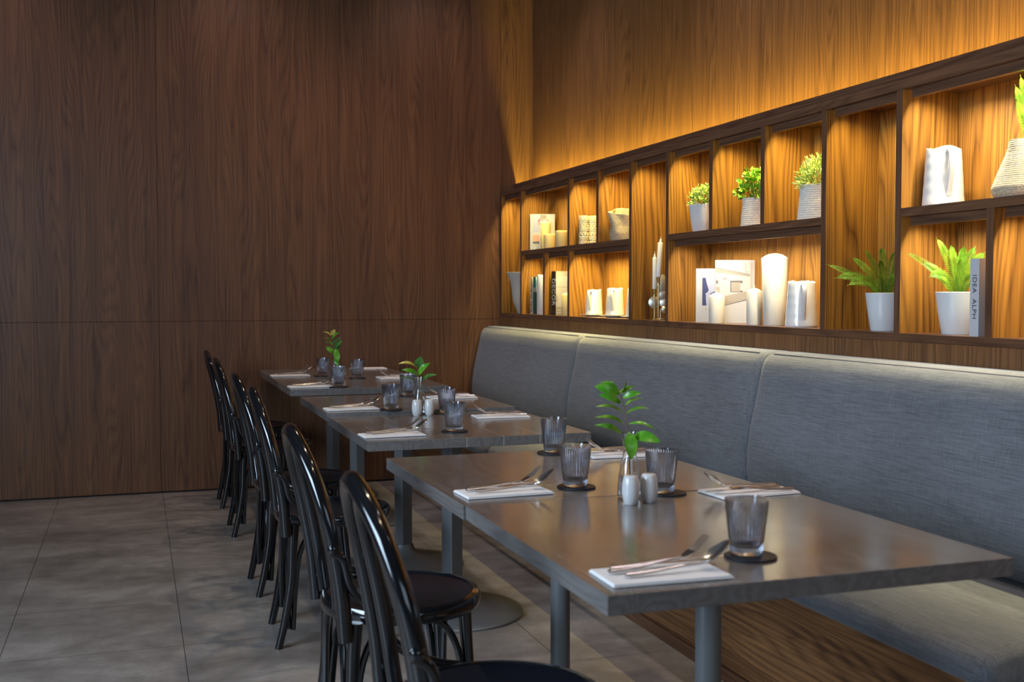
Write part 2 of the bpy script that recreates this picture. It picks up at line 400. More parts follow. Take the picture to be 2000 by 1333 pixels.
# ------------------------------------------------------------------ banquette
BN = empty('banquette_bench', (2.0, 4.5, 0), 0, 'long grey linen upholstered banquette with walnut plinth along the right wall', 'bench')
BI = Matrix.Translation((-2.0, -4.5, 0))
def bn(name, bm, m, **kw):
    bmesh.ops.transform(bm, matrix=BI, verts=list(bm.verts)); return obj(name, bm, m, BN, **kw)
def loft(prof, y0, y1, depth, rnd, bulge=0.0, n=28):
    """closed profile (x,z) swept along y; ends tucked in by depth over rnd metres"""
    bm = nb(); rings = []
    cx = max(p[0] for p in prof); cz = sum(p[1] for p in prof)/len(prof)
    ys = [0, .002, .006, .012, .02, .03, .045]; ys = [y0+rnd*v/.045 for v in ys] + [y0+rnd+(y1-y0-2*rnd)*i/n for i in range(1, n)] + [y1-rnd*v/.045 for v in reversed(ys)]
    for y in ys:
        d = min(y-y0, y1-y); t = max(0, 1-d/rnd); ins = depth*(1-math.sqrt(max(0, 1-t*t)))
        bb = bulge*math.sin(PI*(y-y0)/(y1-y0))
        ring = []
        for x, z in prof:
            fx = min(1, (cx-x)/0.06); s = 1 if z > cz else -1
            ring.append(bm.verts.new((x+ins*fx-bb*fx, y, z-s*ins*0.7*min(1, abs(z-cz)/0.03))))
        rings.append(ring)
    m = len(prof)
    for a, b in zip(rings, rings[1:]):
        for j in range(m): bm.faces.new((a[j], a[(j+1) % m], b[(j+1) % m], b[j]))
    bm.faces.new(rings[0]); bm.faces.new(list(reversed(rings[-1])))
    return bm
backp = [(2.351, 1.021), (2.30, 1.024), (2.262, 1.022), (2.238, 1.015), (2.216, 1.000), (2.204, .975), (2.194, .93), (2.182, .87), (2.166, .80), (2.152, .73), (2.142, .65), (2.140, .58), (2.148, .52), (2.175, .487), (2.24, .476), (2.351, .476)]
seatp = [(2.30, .475), (2.1, .477), (1.9, .478), (1.79, .475), (1.745, .468), (1.718, .455), (1.704, .435), (1.702, .41), (1.708, .392), (1.722, .384), (1.76, .381), (2.30, .381)]
def seam(prof, y, r=0.0035):
    bm = nb(); tube(bm, [(x, y, z) for x, z in prof], r, 6, 3); return bm
YS = [1.83, 3.652, 5.478, WY-0.012]
for a, b in zip(YS, YS[1:]):
    bn('back_cushion', loft(backp, a+0.001, b-0.001, 0.022, 0.045, 0.004), M['fabric'], smooth=True)
    bn('seat_cushion', loft(seatp, (a if a > 2 else 1.90)+0.002, b-0.002, 0.03, 0.05, 0.0), M['fabric'], smooth=True)
tp = [(x+0.002, z) for x, z in backp[3:13]]
bn('top_seam', seam([(0,0)]*0 or [(2.2385, 1.0165), (2.2385, 1.0165)], 2, .001) if False else (lambda b: (tube(b, [(2.236, y, 1.0165) for y in (1.87, 3.6)], .0018, 5, 1, False), tube(b, [(2.236, y, 1.0165) for y in (3.7, 5.43)], .0018, 5, 1, False), tube(b, [(2.236, y, 1.0165) for y in (5.52, 7.18)], .0018, 5, 1, False), b)[-1])(nb()), M['dgrey'])
bn('plinth', bx(1.775, 2.34, 1.90, WY-0.005, 0.045, 0.365), M['plinth'])
bn('plinth_skirting', bx(1.765, 1.7749, 1.90, WY-0.005, 0.0, 0.045), M['edge'])
bn('seat_deck', bx(1.79, 2.34, 1.88, WY-0.005, 0.3655, 0.380), M['groove'])

# ------------------------------------------------------------------ tables
def make_table(x0, x1, y0, y1, zt, square, label, rz=0.0, m='table'):
    cx, cy = (x0+x1)/2, (y0+y1)/2
    r = empty('dining_table', (cx, cy, 0), rz, label, 'table', None)
    hx, hy = (x1-x0)/2, (y1-y0)/2
    obj('tabletop', bx(-hx, hx, -hy, hy, zt-0.034, zt), M[m], r, bevel=0.0016)
    bm = nb(); lathe(bm, [(0.105, zt-0.052), (0.105, zt-0.0345)], 24) if not square else box(bm, -.11, .11, -.11, .11, zt-0.05, zt-0.0345)
    obj('mounting_plate', bm, M['steel'], r)
    bm = nb()
    if square:
        q = 0.029; box(bm, -q, q, -q, q, 0.05, zt-0.05); bmesh.ops.rotate(bm, cent=(0,0,0), matrix=Matrix.Rotation(math.radians(27), 3, 'Z'), verts=list(bm.verts))
        obj('column', bm, M['steel'], r, bevel=0.003)
    else:
        lathe(bm, [(0.027, 0.03), (0.027, zt-0.052)], 32, cap=False); obj('column', bm, M['steel'], r, smooth=True)
    bm = nb(); lathe(bm, [(0.275, 0.0), (0.277, 0.008), (0.272, 0.014), (0.2, 0.026), (0.12, 0.042), (0.075, 0.055), (0.052, 0.075), (0.043, 0.10)], 64)
    obj('base', bm, M['steel'], r, smooth=True)
    return r
make_table(.716, 1.531, 1.644, 2.462, .750, False, 'nearest grey table, one corner pointing at the camera above the second chair')
make_table(.706, 1.505, 2.468, 3.26, .750, False, 'grey table joined directly behind the nearest one', math.radians(0.6))
make_table(.742, 1.562, 3.735, 4.564, .736, True, 'scratched grey plank table of the middle pair, front half, slightly lower top', 0, 'tableB')
make_table(.737, 1.555, 4.571, 5.345, .750, True, 'rear grey table of the middle pair, standing slightly higher than its neighbour', 0)
make_table(.730, 1.548, 5.640, 6.430, .760, True, 'front grey table of the farthest pair, close to the back wall', 0)
make_table(.730, 1.548, 6.436, 7.215, .760, True, 'farthest grey table, pushed up against the back wall', 0)

# ------------------------------------------------------------------ bentwood chairs (face +X)
def hoop(W, ztop, zbot, xs, r, pinch=0.0):
    """upright arch: xs(z) gives the lean"""
    pts = []
    zs = [zbot, zbot+(ztop-zbot)*.25, zbot+(ztop-zbot)*.48, zbot+(ztop-zbot)*.68, zbot+(ztop-zbot)*.84, zbot+(ztop-zbot)*.945]
    ws = [W-pinch, W, W*.985, W*.90, W*.70, W*.40]
    for z, wv in zip(zs, ws): pts.append((xs(z), -wv, z))
    pts.append((xs(ztop), 0, ztop))
    for z, wv in zip(reversed(zs), reversed(ws)): pts.append((xs(z), wv, z))
    bm = nb(); tube(bm, pts, r, 12, 7, up=(1, 0, 0)); return bm
def lean(z): 
    t = max(0.0, z-0.42); return -0.186 - 0.06*t - 0.31*t*t
def make_chair():
    r = empty('bentwood_chair', (0,0,0))
    bm = nb(); lathe(bm, [(0.186, 0.425), (0.205, 0.427), (0.209, 0.435), (0.209, 0.455), (0.204, 0.463), (0.190, 0.465), (0.186, 0.460)], 56, cap=False)
    rg = obj('seat_ring', bm, M['black'], r, smooth=True)
    bm = nb(); lathe(bm, [(0.0, 0.452), (0.08, 0.4525), (0.15, 0.4555), (0.187, 0.4605)], 48, cap=False); lathe(bm, [(0.0, 0.437), (0.187, 0.437)], 48, cap=False)
    obj('seat', bm, M['blackpanel'], r, smooth=True)
    obj('back_hoop', hoop(0.208, 0.895, 0.405, lean, 0.0185, 0.003), M['black'], r, smooth=True)
    ih = obj('inner_hoop', hoop(0.112, 0.862, 0.455, lambda z: lean(z)+0.006, 0.0155, 0.02), M['black'], r, smooth=True)
    for s in (-1, 1):
        bm = nb(); tube(bm, [(lean(.70)+.004, s*.108, .705), (lean(.71), s*.185, .716)], 0.007, 8, 1, False); obj('hoop_spacer', bm, M['black'], r, smooth=True)
        bm = nb(); tube(bm, [(-.158, s*.178, .44), (-.163, s*.178, .36), (-.168, s*.172, .24), (-.190, s*.162, .10), (-.212, s*.155, 0.0)], lambda t: 0.0185-0.005*t, 12, 5)
        obj('leg', bm, M['black'], r, smooth=True)
        bm = nb(); tube(bm, [(.135, s*.130, .43), (.140, s*.134, .33), (.150, s*.142, .18), (.168, s*.155, 0.0)], lambda t: 0.0175-0.005*t, 12, 5)
        obj('leg', bm, M['black'], r, smooth=True)
        bm = nb(); tube(bm, [(lean(.625)-.012, s*.2255, .628), (lean(.60)+.012, s*.226, .606), (-.176, s*.222, .54), (-.135, s*.214, .495), (-.07, s*.210, .466), (-.02, s*.2185, .452)], 0.0105, 10, 6)
        br = obj('hip_brace', bm, M['black'], r, smooth=True)
        bm = nb(); lathe(bm, [(0.0, -.011), (.012, -.009), (.0165, 0), (.014, .009), (0.0, .013)], 14, lean(.63)-.006, s*.2245, .632); obj('brace_knob', bm, M['black'], br, smooth=True)
    def arch(p, q, name='leg_arch'):
        p = Vector(p); q = Vector(q); d = (q-p); m = (p+q)/2
        a = [p+Vector((0,0,.0)), p+d*.03+Vector((0,0,.14)), p+d*.09+Vector((0,0,.27)), p+d*.24+Vector((0,0,.345)), m+Vector((0,0,.362)), q-d*.24+Vector((0,0,.345)), q-d*.09+Vector((0,0,.27)), q-d*.03+Vector((0,0,.14)), q+Vector((0,0,.0))]
        bm = nb(); tube(bm, a, 0.0095, 8, 4, up=(1,.3,0)); obj(name, bm, M['black'], r, smooth=True)
    R1, R2, F1, F2 = (-.176, -.158, .065), (-.176, .158, .065), (.150, -.146, .065), (.150, .146, .065)
    arch(Vector(R1)+Vector((.014,0,0)), Vector(F1)+Vector((-.012,0,0))); arch(Vector(R2)+Vector((.014,0,0)), Vector(F2)+Vector((-.012,0,0)))
    arch(Vector(R1)+Vector((0,.014,0)), Vector(R2)+Vector((0,-.014,0))); arch(Vector(F1)+Vector((0,.014,0)), Vector(F2)+Vector((0,-.014,0)))
    return r
chair0 = make_chair()
CH = [(.658, 2.03, 0, 'nearest glossy black bentwood chair, its seat cut by the bottom edge of the photo'),
      (.650, 2.845, 1, 'second black bentwood chair from the camera, round seat in full view below the nearest table'),
      (.675, 4.06, -2, 'black bentwood chair at the front half of the middle table pair'),
      (.672, 4.775, 1, 'black bentwood chair at the rear half of the middle table pair'),
      (.672, 5.96, 0, 'black bentwood chair at the front table of the farthest pair, mostly hidden'),
      (.672, 6.765, 0, 'farthest black bentwood chair, next to the back wall')]
for i, (x, y, a, lab) in enumerate(CH):
    c = chair0 if i == 0 else copy_tree(chair0)
    c.location = (x, y, 0); c.rotation_euler.z = math.radians(a)
    tag(c, lab, 'chair', 'black bentwood chairs along the tables')

# ------------------------------------------------------------------ tableware
def make_glass():
    r = empty('tumbler')
    Hh, rb, rt, NR = 0.103, 0.0285, 0.0405, 40
    def rf(rr, z, a):
        k = 1 if 0.0055 < z < Hh-0.0055 else 0.0
        return rr + 0.0010*k*abs(math.sin(NR*a/2.0))
    prof = [(rb-.002, 0.0), (rb, 0.002)] + [(rb+(rt-rb)*(z/Hh), z) for z in (0.006, 0.03, 0.06, 0.09, Hh-0.004)] + [(rt, Hh)]
    inner = [(rt-.0012, Hh)] + [(rb-.0012+(rt-rb)*(z/Hh), z) for z in (0.09, 0.06, 0.03)] + [(rb-.002, 0.016), (rb-.008, 0.0135), (0.00001, 0.0130)]
    bm = nb()
    n = 160
    lathe(bm, prof, n, rfun=rf, cap=False)
    lathe(bm, inner, n, cap=False)
    # close rim and bottom
    bmesh.ops.remove_doubles(bm, verts=list(bm.verts), dist=1e-6)
    bmesh.ops.holes_fill(bm, edges=[e for e in bm.edges if e.is_boundary and e.verts[0].co.z < 0.001], sides=0)
    top_o = [e for e in bm.edges if e.is_boundary and e.verts[0].co.z > Hh-0.001]
    bmesh.ops.bridge_loops(bm, edges=top_o)
    obj('cup', bm, M['smoke'], r, smooth=True)
    return r
glass0 = make_glass()
def make_coaster():
    bm = nb(); lathe(bm, [(0.046, 0.0), (0.0485, 0.0012), (0.0485, 0.0034), (0.0465, 0.0044)], 48); return obj('coaster', bm, M['coaster'], smooth=False)
coaster0 = make_coaster()
GL = [(1.206, 3.188, .750, 'farthest back on the nearest joined tables'), (1.047, 2.600, .750, 'left of the vase, nearest tables'),
      (1.224, 2.450, .750, 'right of the shakers, nearest tables'), (1.074, 1.804, .750, 'closest to the camera of all'),
      (1.014, 4.573+.03, .750, 'left of the vase, middle tables'), (1.232, 5.217, .750, 'behind the vase, middle tables'),
      (1.227, 4.530, .736, 'right of the shakers, middle tables'), (1.097, 3.911, .736, 'nearest on the plank table'),
      (1.024, 6.490, .760, 'left of the vase, farthest tables'), (.985, 5.709, .760, 'before the vase, farthest tables'), (1.188, 6.270, .760, 'right of the vase, farthest tables')]
for i, (x, y, z, lab) in enumerate(GL):
    c = coaster0 if i == 0 else coaster0.copy()
    if i: COL.objects.link(c)
    c.location = (x, y, z+.0003); c.rotation_euler.z = i*.5; tag(c, 'round black coaster under the glass ' + lab, 'coaster', 'black coasters')
    gl = glass0 if i == 0 else copy_tree(glass0)
    dx, dy = ((.004, 0.004), (-.002, .003), (-.012, .004), (-.002, .012), (.0, .002), (0, 0), (.01, .004), (0, .003), (.003, 0), (-.004, .003), (.0, .003))[i]
    gl.location = (x+dx, y+dy, z+.0050); tag(gl, 'ribbed smoke grey glass tumbler ' + lab, 'glass', 'ribbed smoked tumblers')

# napkins, folded
def make_napkin(w, d):
    bm = nb()
    for k, (dx, dy, hz) in enumerate(((0, 0, .0016), (.002, .003, .0016), (.004, .0045, .0014))):
        z0 = k*.0019
        v = box(bm, -w/2+dx*.5, w/2-dx, -d/2+dy*.3, d/2-dy, z0, z0+hz)
    for vv in bm.verts: vv.co.z += 0.0008*math.sin(vv.co.x*40+vv.co.y*30) + 0.0009
    return obj('folded_napkin', bm, M['napkin'], bevel=.0005)
# cutlery, handle end at x=0, head toward +x, lying flat on z=0; heads curve up
def arcz(t, hump=.010, tip=.016): return hump*math.sin(PI*min(1, t/.75))*0.8 + tip*max(0, (t-.7)/.3)**1.5
def make_cutlery(kind):
    r = empty({'f': 'fork', 's': 'spoon', 'k': 'knife'}[kind])
    L = .205
    hz = [(0, .0042), (.03, .0046), (.06, .0060), (.09, .0088), (.115, .0105), (.128, .0108)]
    bm = nb(); tube(bm, [(x, 0, z) for x, z in hz], lambda t: .0062 - .0030*t if t < .9 else .0032, 10, 4, flat=.62); obj('handle', bm, M['handle'], r, smooth=True)
    bm = nb()
    if kind == 'k':
        z = .0095
        pts = [(.128, -.004), (.15, -.0085), (.20, -.009), (.222, -.006), (.232, .003), (.15, .0045), (.128, .004)]
        a = [bm.verts.new((x, y, z-.0007-.03*(x-.128))) for x, y in pts]; b = [bm.verts.new((x, y, z+.0007-.03*(x-.128))) for x, y in pts]
        bm.faces.new(a[::-1]); bm.faces.new(b)
        for i in range(len(pts)): bm.faces.new((a[i], a[(i+1) % len(pts)], b[(i+1) % len(pts)], b[i]))
        obj('blade', bm, M['cutlery'], r)
    elif kind == 's':
        tube(bm, [(.124, 0, .0108), (.14, 0, .0105), (.155, 0, .0125)], .0026, 8, 3)
        n, mrad = 20, 8; rings = []
        for j in range(mrad+1):
            q = j/mrad; ring = []
            for i in range(n):
                a = 2*PI*i/n; x = .178+.027*q*math.cos(a); y = .0185*q*math.sin(a)*(1-.16*math.cos(a))
                z = .0125 + (x-.15)*.62 - .0075*(1-q*q)
                ring.append(bm.verts.new((x, y, z)))
            rings.append(ring)
        for a, b in zip(rings, rings[1:]):
            for i in range(n): bm.faces.new((a[i], a[(i+1) % n], b[(i+1) % n], b[i]))
        bmesh.ops.remove_doubles(bm, verts=list(bm.verts), dist=1e-6)
        bmesh.ops.solidify(bm, geom=list(bm.faces), thickness=.0011)
        obj('bowl', bm, M['cutlery'], r, smooth=True)
    else:
        tube(bm, [(.124, 0, .0108), (.138, 0, .0105), (.150, 0, .0125)], .0026, 8, 3)
        def zz(x): return .0120 + max(0, x-.148)*.62 - .0035*math.sin(PI*min(1, max(0, (x-.148)/.055)))
        secs = [(.148, .003), (.156, .0085), (.164, .0108), (.172, .0112)]
        top = [];
        for x, hw in secs:
            top.append([bm.verts.new((x, y, zz(x)+s)) for y, s in ((-hw, .0006), (hw, .0006), (hw, -.0006), (-hw, -.0006))])
        for a, b in zip(top, top[1:]):
            for i in range(4): bm.faces.new((a[i], a[(i+1) % 4], b[(i+1) % 4], b[i]))
        bm.faces.new(top[0][::-1]); bm.faces.new(top[-1])
        for k in range(4):
            yc = -.0090 + .0060*k
            tube(bm, [(.171, yc, zz(.171)), (.185, yc*1.02, zz(.185)), (.204, yc*.96, zz(.204)+.001)], lambda t: .0016-.0008*t, 6, 3)
        obj('tines', bm, M['cutlery'], r, smooth=True)
    return r
proto = {k: make_cutlery(k) for k in 'fsk'}
nap0 = make_napkin(.222, .118)
# x of outer edge, centre y, table z, side (+1: chair side, -1: bench side), place words
NP = [(.738, 2.585, .750, 1, 'at the joint of the two nearest tables, chair side'), (1.500, 3.085, .750, -1, 'behind the vase of the nearest tables'),
      (1.530, 2.395, .750, -1, 'at the bench side of the nearest table'), (.745, 1.735, .750, 1, 'at the nearest table corner'),
      (.750, 4.690, .750, 1, 'at the left edge of the rear middle table'), (.746, 3.880, .736, 1, 'at the plank table corner'),
      (1.520, 4.330, .736, -1, 'at the bench side of the middle plank table'), (1.515, 5.055, .750, -1, 'at the bench side of the rear middle table'),
      (.742, 6.600, .760, 1, 'at the left edge of the farthest table'), (.738, 5.775, .760, 1, 'at the farthest pair front corner'),
      (1.515, 6.210, .760, -1, 'at the bench side of the farthest pair'), (1.520, 7.060, .760, -1, 'against the back wall on the farthest table')]
usedp = {k: False for k in 'fskn'}
for i, (xo, yc, z, s, lab) in enumerate(NP):
    n = nap0 if not usedp['n'] else nap0.copy()
    if usedp['n']: COL.objects.link(n)
    usedp['n'] = True
    n.location = (xo + s*.111, yc, z+.0003); n.rotation_euler.z = (0 if s > 0 else PI) + math.radians((2, -3, 4, -2, 1, 2, -2, 3, 0, 1, 0, 0)[i])
    tag(n, 'folded white napkin ' + lab, 'napkin', 'folded white napkins on the tables')
    if i == 11: continue
    zc = z+.0078
    if s > 0:
        lay = [('k', .030, .030, 3, 0), ('f', .018, .008, 8, .001), ('s', .034, -.022, 3, .001)]
    else:
        lay = [('k', .012, -.038, 4, 0), ('f', .030, -.006, -8, .001), ('s', .022, .026, -3, .001)]
    for kd, ox, oy, ang, dz in lay:
        c = proto[kd] if not usedp[kd] else copy_tree(proto[kd]); usedp[kd] = True
        nm = {'k': 'knife', 'f': 'fork', 's': 'spoon'}[kd]
        c.location = (xo + s*ox, yc + oy*(1 if s > 0 else 1), zc+dz); c.rotation_euler.z = math.radians(ang*(1 if s > 0 else -1)) + (0 if s > 0 else PI)
        tag(c, 'steel %s on the white napkin %s' % (nm, lab), nm, '%s set on napkins' % {'k': 'knives', 'f': 'forks', 's': 'spoons'}[kd])

# vases with sprigs
def make_vase(x, y, z, hh, lab, name='bud_vase'):
    r = empty(name, (x, y, z+.0003), 0, lab, 'vase', 'clear glass bud vases')
    k = hh/.165
    po = [(.026, 0), (.0285, .004), (.029, .02), (.0265, .05), (.0215, .085), (.0165, .105), (.0155, .118), (.0175, .14), (.0215, .165)]
    pi = [(.0207, .1652), (.0167, .14), (.0147, .118), (.0157, .105), (.0207, .085), (.0257, .05), (.0281, .02), (.0268, .008), (.00001, .006)]
    bm = nb(); lathe(bm, [(a, b*k) for a, b in po+pi], 40, cap=True)
    obj('vessel', bm, M['clear'], r, smooth=True)
    bm = nb(); lathe(bm, [(.00001, .0072*k), (.0258, .0092*k), (.0268, .02*k), (.0244, .05*k), (.0236, .055*k), (.00001, .055*k)], 40, cap=False)
    obj('water', bm, M['water'], r, smooth=True)
    return r
def leafblade(bm, base, tip, width, normal, curl=.15, n=9, mi=0, blunt=1.0):
    base = Vector(base); tip = Vector(tip); d = tip-base; L = d.length; dn = d.normalized(); N = Vector(normal); N = (N-dn*N.dot(dn)).normalized(); S = dn.cross(N)
    rows = []
    for i in range(n+1):
        t = i/n; wv = width*math.sin(PI*min(1, t**.85))**.75 if 0 < t < 1 else 0.0
        c = base + d*t + N*(curl*L*math.sin(PI*t)) 
        up = N*(wv*.28)
        rows.append((bm.verts.new(c-S*wv+up), bm.verts.new(c), bm.verts.new(c+S*wv+up)))
    for a, b in zip(rows, rows[1:]):
        for j in range(2):
            try: bm.faces.new((a[j], a[j+1], b[j+1], b[j])).material_index = mi
            except ValueError: pass
    bmesh.ops.remove_doubles(bm, verts=[v for r_ in (rows[0], rows[-1]) for v in r_], dist=1e-6)
RD = Vector((.948, -.319, 0)); FD = Vector((-.319, -.948, 0)); UP = Vector((0, 0, 1))     # local directions of the sprig's spread plane
def sprig(x, y, z, stem, leaves, lab, mats, mstem, sr=.0022):
    r = empty('leafy_sprig', (x, y, z), 0, lab, 'plant', 'green sprigs in bud vases')
    P = lambda a, b, c=0.0: RD*a + UP*b + FD*c
    bm = nb(); tube(bm, [P(*q) for q in stem], lambda t: sr*(1-.5*t), 8, 5); obj('stem', bm, mstem, r, smooth=True)
    for b0, t0, wv, nrm, mi in leaves:
        bm = nb(); leafblade(bm, P(*b0), P(*t0), wv, P(*nrm)); o = obj('leaf', bm, mats[mi], r, smooth=True)
    return r
vA = (1.120, 2.440, .750)
make_vase(*vA, .155, 'clear glass bud vase holding the bright green sprig on the nearest tables')
# offsets measured at 1.22 mm per photo pixel around the vase foot
def q(px, py, c=0.0, ox=1236, oy=972, s=.00122): return ((px-ox)*s, (oy-py)*s, c)
sprig(*vA, [q(1236, 955, .0), q(1236, 905), q(1232, 850), q(1226, 800), q(1215, 762)],
      [(q(1216, 768), q(1166, 752, .01), .0135, (0, .25, 1), 0), (q(1214, 762), q(1176, 748, -.01), .012, (0, 1, .3), 0), (q(1213, 764), q(1226, 742, .02), .008, (1, 0, .6), 1),
       (q(1217, 767), q(1245, 753), .006, (0, .6, 1), 0), (q(1222, 776), q(1258, 765, .01), .008, (0, .5, 1), 0), (q(1219, 787), q(1173, 769, .01), .009, (0, .5, 1), 0),
       (q(1225, 792), q(1265, 777), .005, (0, .9, .5), 1), (q(1223, 806), q(1167, 793, .01), .0065, (0, .9, .5), 1), (q(1228, 808), q(1274, 797, .01), .006, (0, .9, .5), 1),
       (q(1226, 828), q(1165, 814, .01), .0065, (0, .8, .6), 1), (q(1232, 828), q(1286, 838, .015), .0065, (0, .9, .5), 0), (q(1220, 848), q(1165, 828, .02), .0085, (0, .7, .7), 0),
       (q(1233, 842, .015), q(1237, 895, .028), .0155, (.1, .1, 1), 0), (q(1242, 852), q(1294, 861, .03), .0145, (0, .55, .9), 0), (q(1228, 800, .02), q(1233, 832, .03), .0, (0, .1, 1), 0)][:14],
      'bright green leafy sprig in the vase on the nearest tables', [M['sprig'], M['box']], M['stem'])
vB = (1.118, 4.530, .736)
make_vase(*vB, .155, 'clear glass bud vase behind the two shakers on the middle tables')
def q2(px, py, c=0.0): return ((px-820)*.00213, (803-py)*.00213, c)
sprig(*vB, [q2(821, 795), q2(821, 760), q2(818, 730), q2(816, 710)],
      [(q2(816, 711), q2(780, 703, .03), .012, (0, .9, .5), 2), (q2(817, 710), q2(823, 688, .02), .021, (.2, 0, 1), 1), (q2(819, 726), q2(842, 701, .02), .014, (-.3, .5, .9), 0),
       (q2(818, 726), q2(786, 715, .03), .012, (0, .7, .8), 0), (q2(823, 741), q2(856, 724, .02), .013, (-.2, .8, .6), 1), (q2(815, 742), q2(783, 731, .03), .010, (0, .9, .4), 1)],
      'dark green rubber plant sprig with one yellowing leaf on the middle tables', [M['sprig'], M['darksprig'], M['yellowleaf']], M['gstem'])
vC = (1.085, 6.400, .760)
make_vase(*vC, .155, 'clear glass bud vase on the farthest tables')
def q3(px, py, c=0.0): return ((px-653)*.0030, (736-py)*.0030, c)
sprig(*vC, [q3(656, 731), q3(655, 705), q3(650, 680), q3(645, 655)],
      [(q3(645, 656), q3(628, 649), .008, (0, .9, .4), 2), (q3(645, 655), q3(653, 644), .013, (.3, .1, 1), 2), (q3(647, 663), q3(661, 650), .008, (0, .8, .7), 0), (q3(646, 668), q3(630, 660), .006, (0, .9, .3), 0),
       (q3(648, 673), q3(665, 660), .008, (0, .7, .7), 1), (q3(649, 675), q3(634, 669), .008, (0, .9, .4), 0), (q3(653, 683), q3(667, 665), .016, (-.5, .4, .8), 1), (q3(650, 690), q3(634, 677), .014, (0, .6, .9), 0),
       (q3(654, 680), q3(658, 710, .02), .017, (.2, 0, 1), 0), (q3(657, 690), q3(666, 672), .012, (-.7, .3, .6), 1), (q3(652, 695), q3(661, 716, .02), .012, (-.2, 0, 1), 0)],
      'green leafy sprig standing against the back wall on the farthest tables', [M['sprig'], M['darksprig'], M['yellowleaf']], M['gstem'])
# shakers
def make_shaker():
    r = empty('shaker')
    bm = nb(); lathe(bm, [(.0135, 0), (.0150, .002), (.0185, .012), (.0208, .026), (.0210, .036), (.0195, .052), (.0165, .064), (.0150, .0665), (.012, .0675), (.00001, .068)], 40)
    obj('body', bm, M['ceramic'], r, smooth=True)
    bm = nb()
    for k in range(3): lathe(bm, [(.0009, .0680), (.0009, .0684)], 8, .005*math.cos(2*PI*k/3), .005*math.sin(2*PI*k/3))
    obj('holes', bm, M['ink'], r)
    return r
sk0 = make_shaker()
for i, (x, y, z, lab) in enumerate(((1.083, 2.352, .750, 'left one of the white pair on the nearest tables'), (1.134, 2.362, .750, 'right one of the white pair on the nearest tables'),
                           (1.092, 4.470, .736, 'left one of the white pair on the middle tables'), (1.146, 4.474, .736, 'right one of the white pair on the middle tables'), (1.106, 6.300, .760, 'white shaker half hidden by a glass on the farthest tables'))):
    c = sk0 if i == 0 else copy_tree(sk0)
    c.location = (x, y, z+.0003); tag(c, ('barrel shaped ceramic shaker, ' if i < 4 else '') + lab, 'shaker', 'white ceramic shakers')

# ------------------------------------------------------------------ things on the shelves
ZL, ZU = ZB+.0004, ZM1+.0004
def vessel(bm, prof, th=.004, n=56, rfun=None):
    """outer profile from foot to rim, then inner back down"""
    inn = [(max(r-th, .001), max(zz, th)) for r, zz in reversed(prof)]
    lathe(bm, list(prof)+[(prof[-1][0]-th*.5, prof[-1][1]+.001)]+inn, n, rfun=rfun)
def squarish(k):
    def f(r, z, a):
        c, s = abs(math.cos(a-.3)), abs(math.sin(a-.3)); return r*(1/((c**k+s**k)**(1/k)))*.93
    return f
def bush(bm, cx, cy, z0, rx, rz, n, L, W, shape='round', seed=1, droop=.3):
    rd = random.Random(seed)
    for i in range(n):
        th = rd.uniform(0, 2*PI); ph = math.acos(rd.uniform(-.15, 1)); rr = rd.uniform(.55, 1.0)
        d = Vector((math.sin(ph)*math.cos(th), math.sin(ph)*math.sin(th), math.cos(ph)))
        p = Vector((cx+d.x*rx*rr, cy+d.y*rx*rr, z0+d.z*rz*rr))
        t = (d + Vector((rd.uniform(-.8, .8), rd.uniform(-.8, .8), rd.uniform(-.5, .8)))).normalized()
        l = L*rd.uniform(.7, 1.25)
        leafblade(bm, p, p+t*l, W*rd.uniform(.8, 1.2), Vector((rd.uniform(-1, 1), rd.uniform(-1, 1), rd.uniform(.2, 1))), .08, 4 if W > .003 else 3, rd.choice((0, 0, 1)))
def stems(bm, cx, cy, z0, z1, rx, n, seed):
    rd = random.Random(seed)
    for i in range(n):
        a = rd.uniform(0, 2*PI); e = rd.uniform(.3, .95)
        tube(bm, [(cx+.01*math.cos(a), cy+.01*math.sin(a), z0), (cx+rx*.5*e*math.cos(a), cy+rx*.5*e*math.sin(a), (z0+z1)/2), (cx+rx*e*math.cos(a), cy+rx*e*math.sin(a), z1)], .0012, 5, 3)
def planter(name, x, y, z, build, lab_p, cat):
    r = empty(name, (x, y, z), 0, lab_p, cat); build(r); return r
def soil(r, rad, z):
    bm = nb(); lathe(bm, [(.00001, z), (rad, z-.001)], 24, cap=False); obj('soil', bm, M['soil'], r)
def ribbed(pitch, amp, slouch=0.0):
    def f(r, z, a): return r + amp*abs(math.sin(PI*z/pitch)) + slouch*math.sin(3*a+1.2+z*18)*(z/.15)
    return f
def ribprof(pts, step=.0014):
    out = []
    for (r0, z0), (r1, z1) in zip(pts, pts[1:]):
        n = max(1, int(abs(z1-z0)/step))
        for i in range(n): out.append((r0+(r1-r0)*i/n, z0+(z1-z0)*i/n))
    out.append(pts[-1]); return out
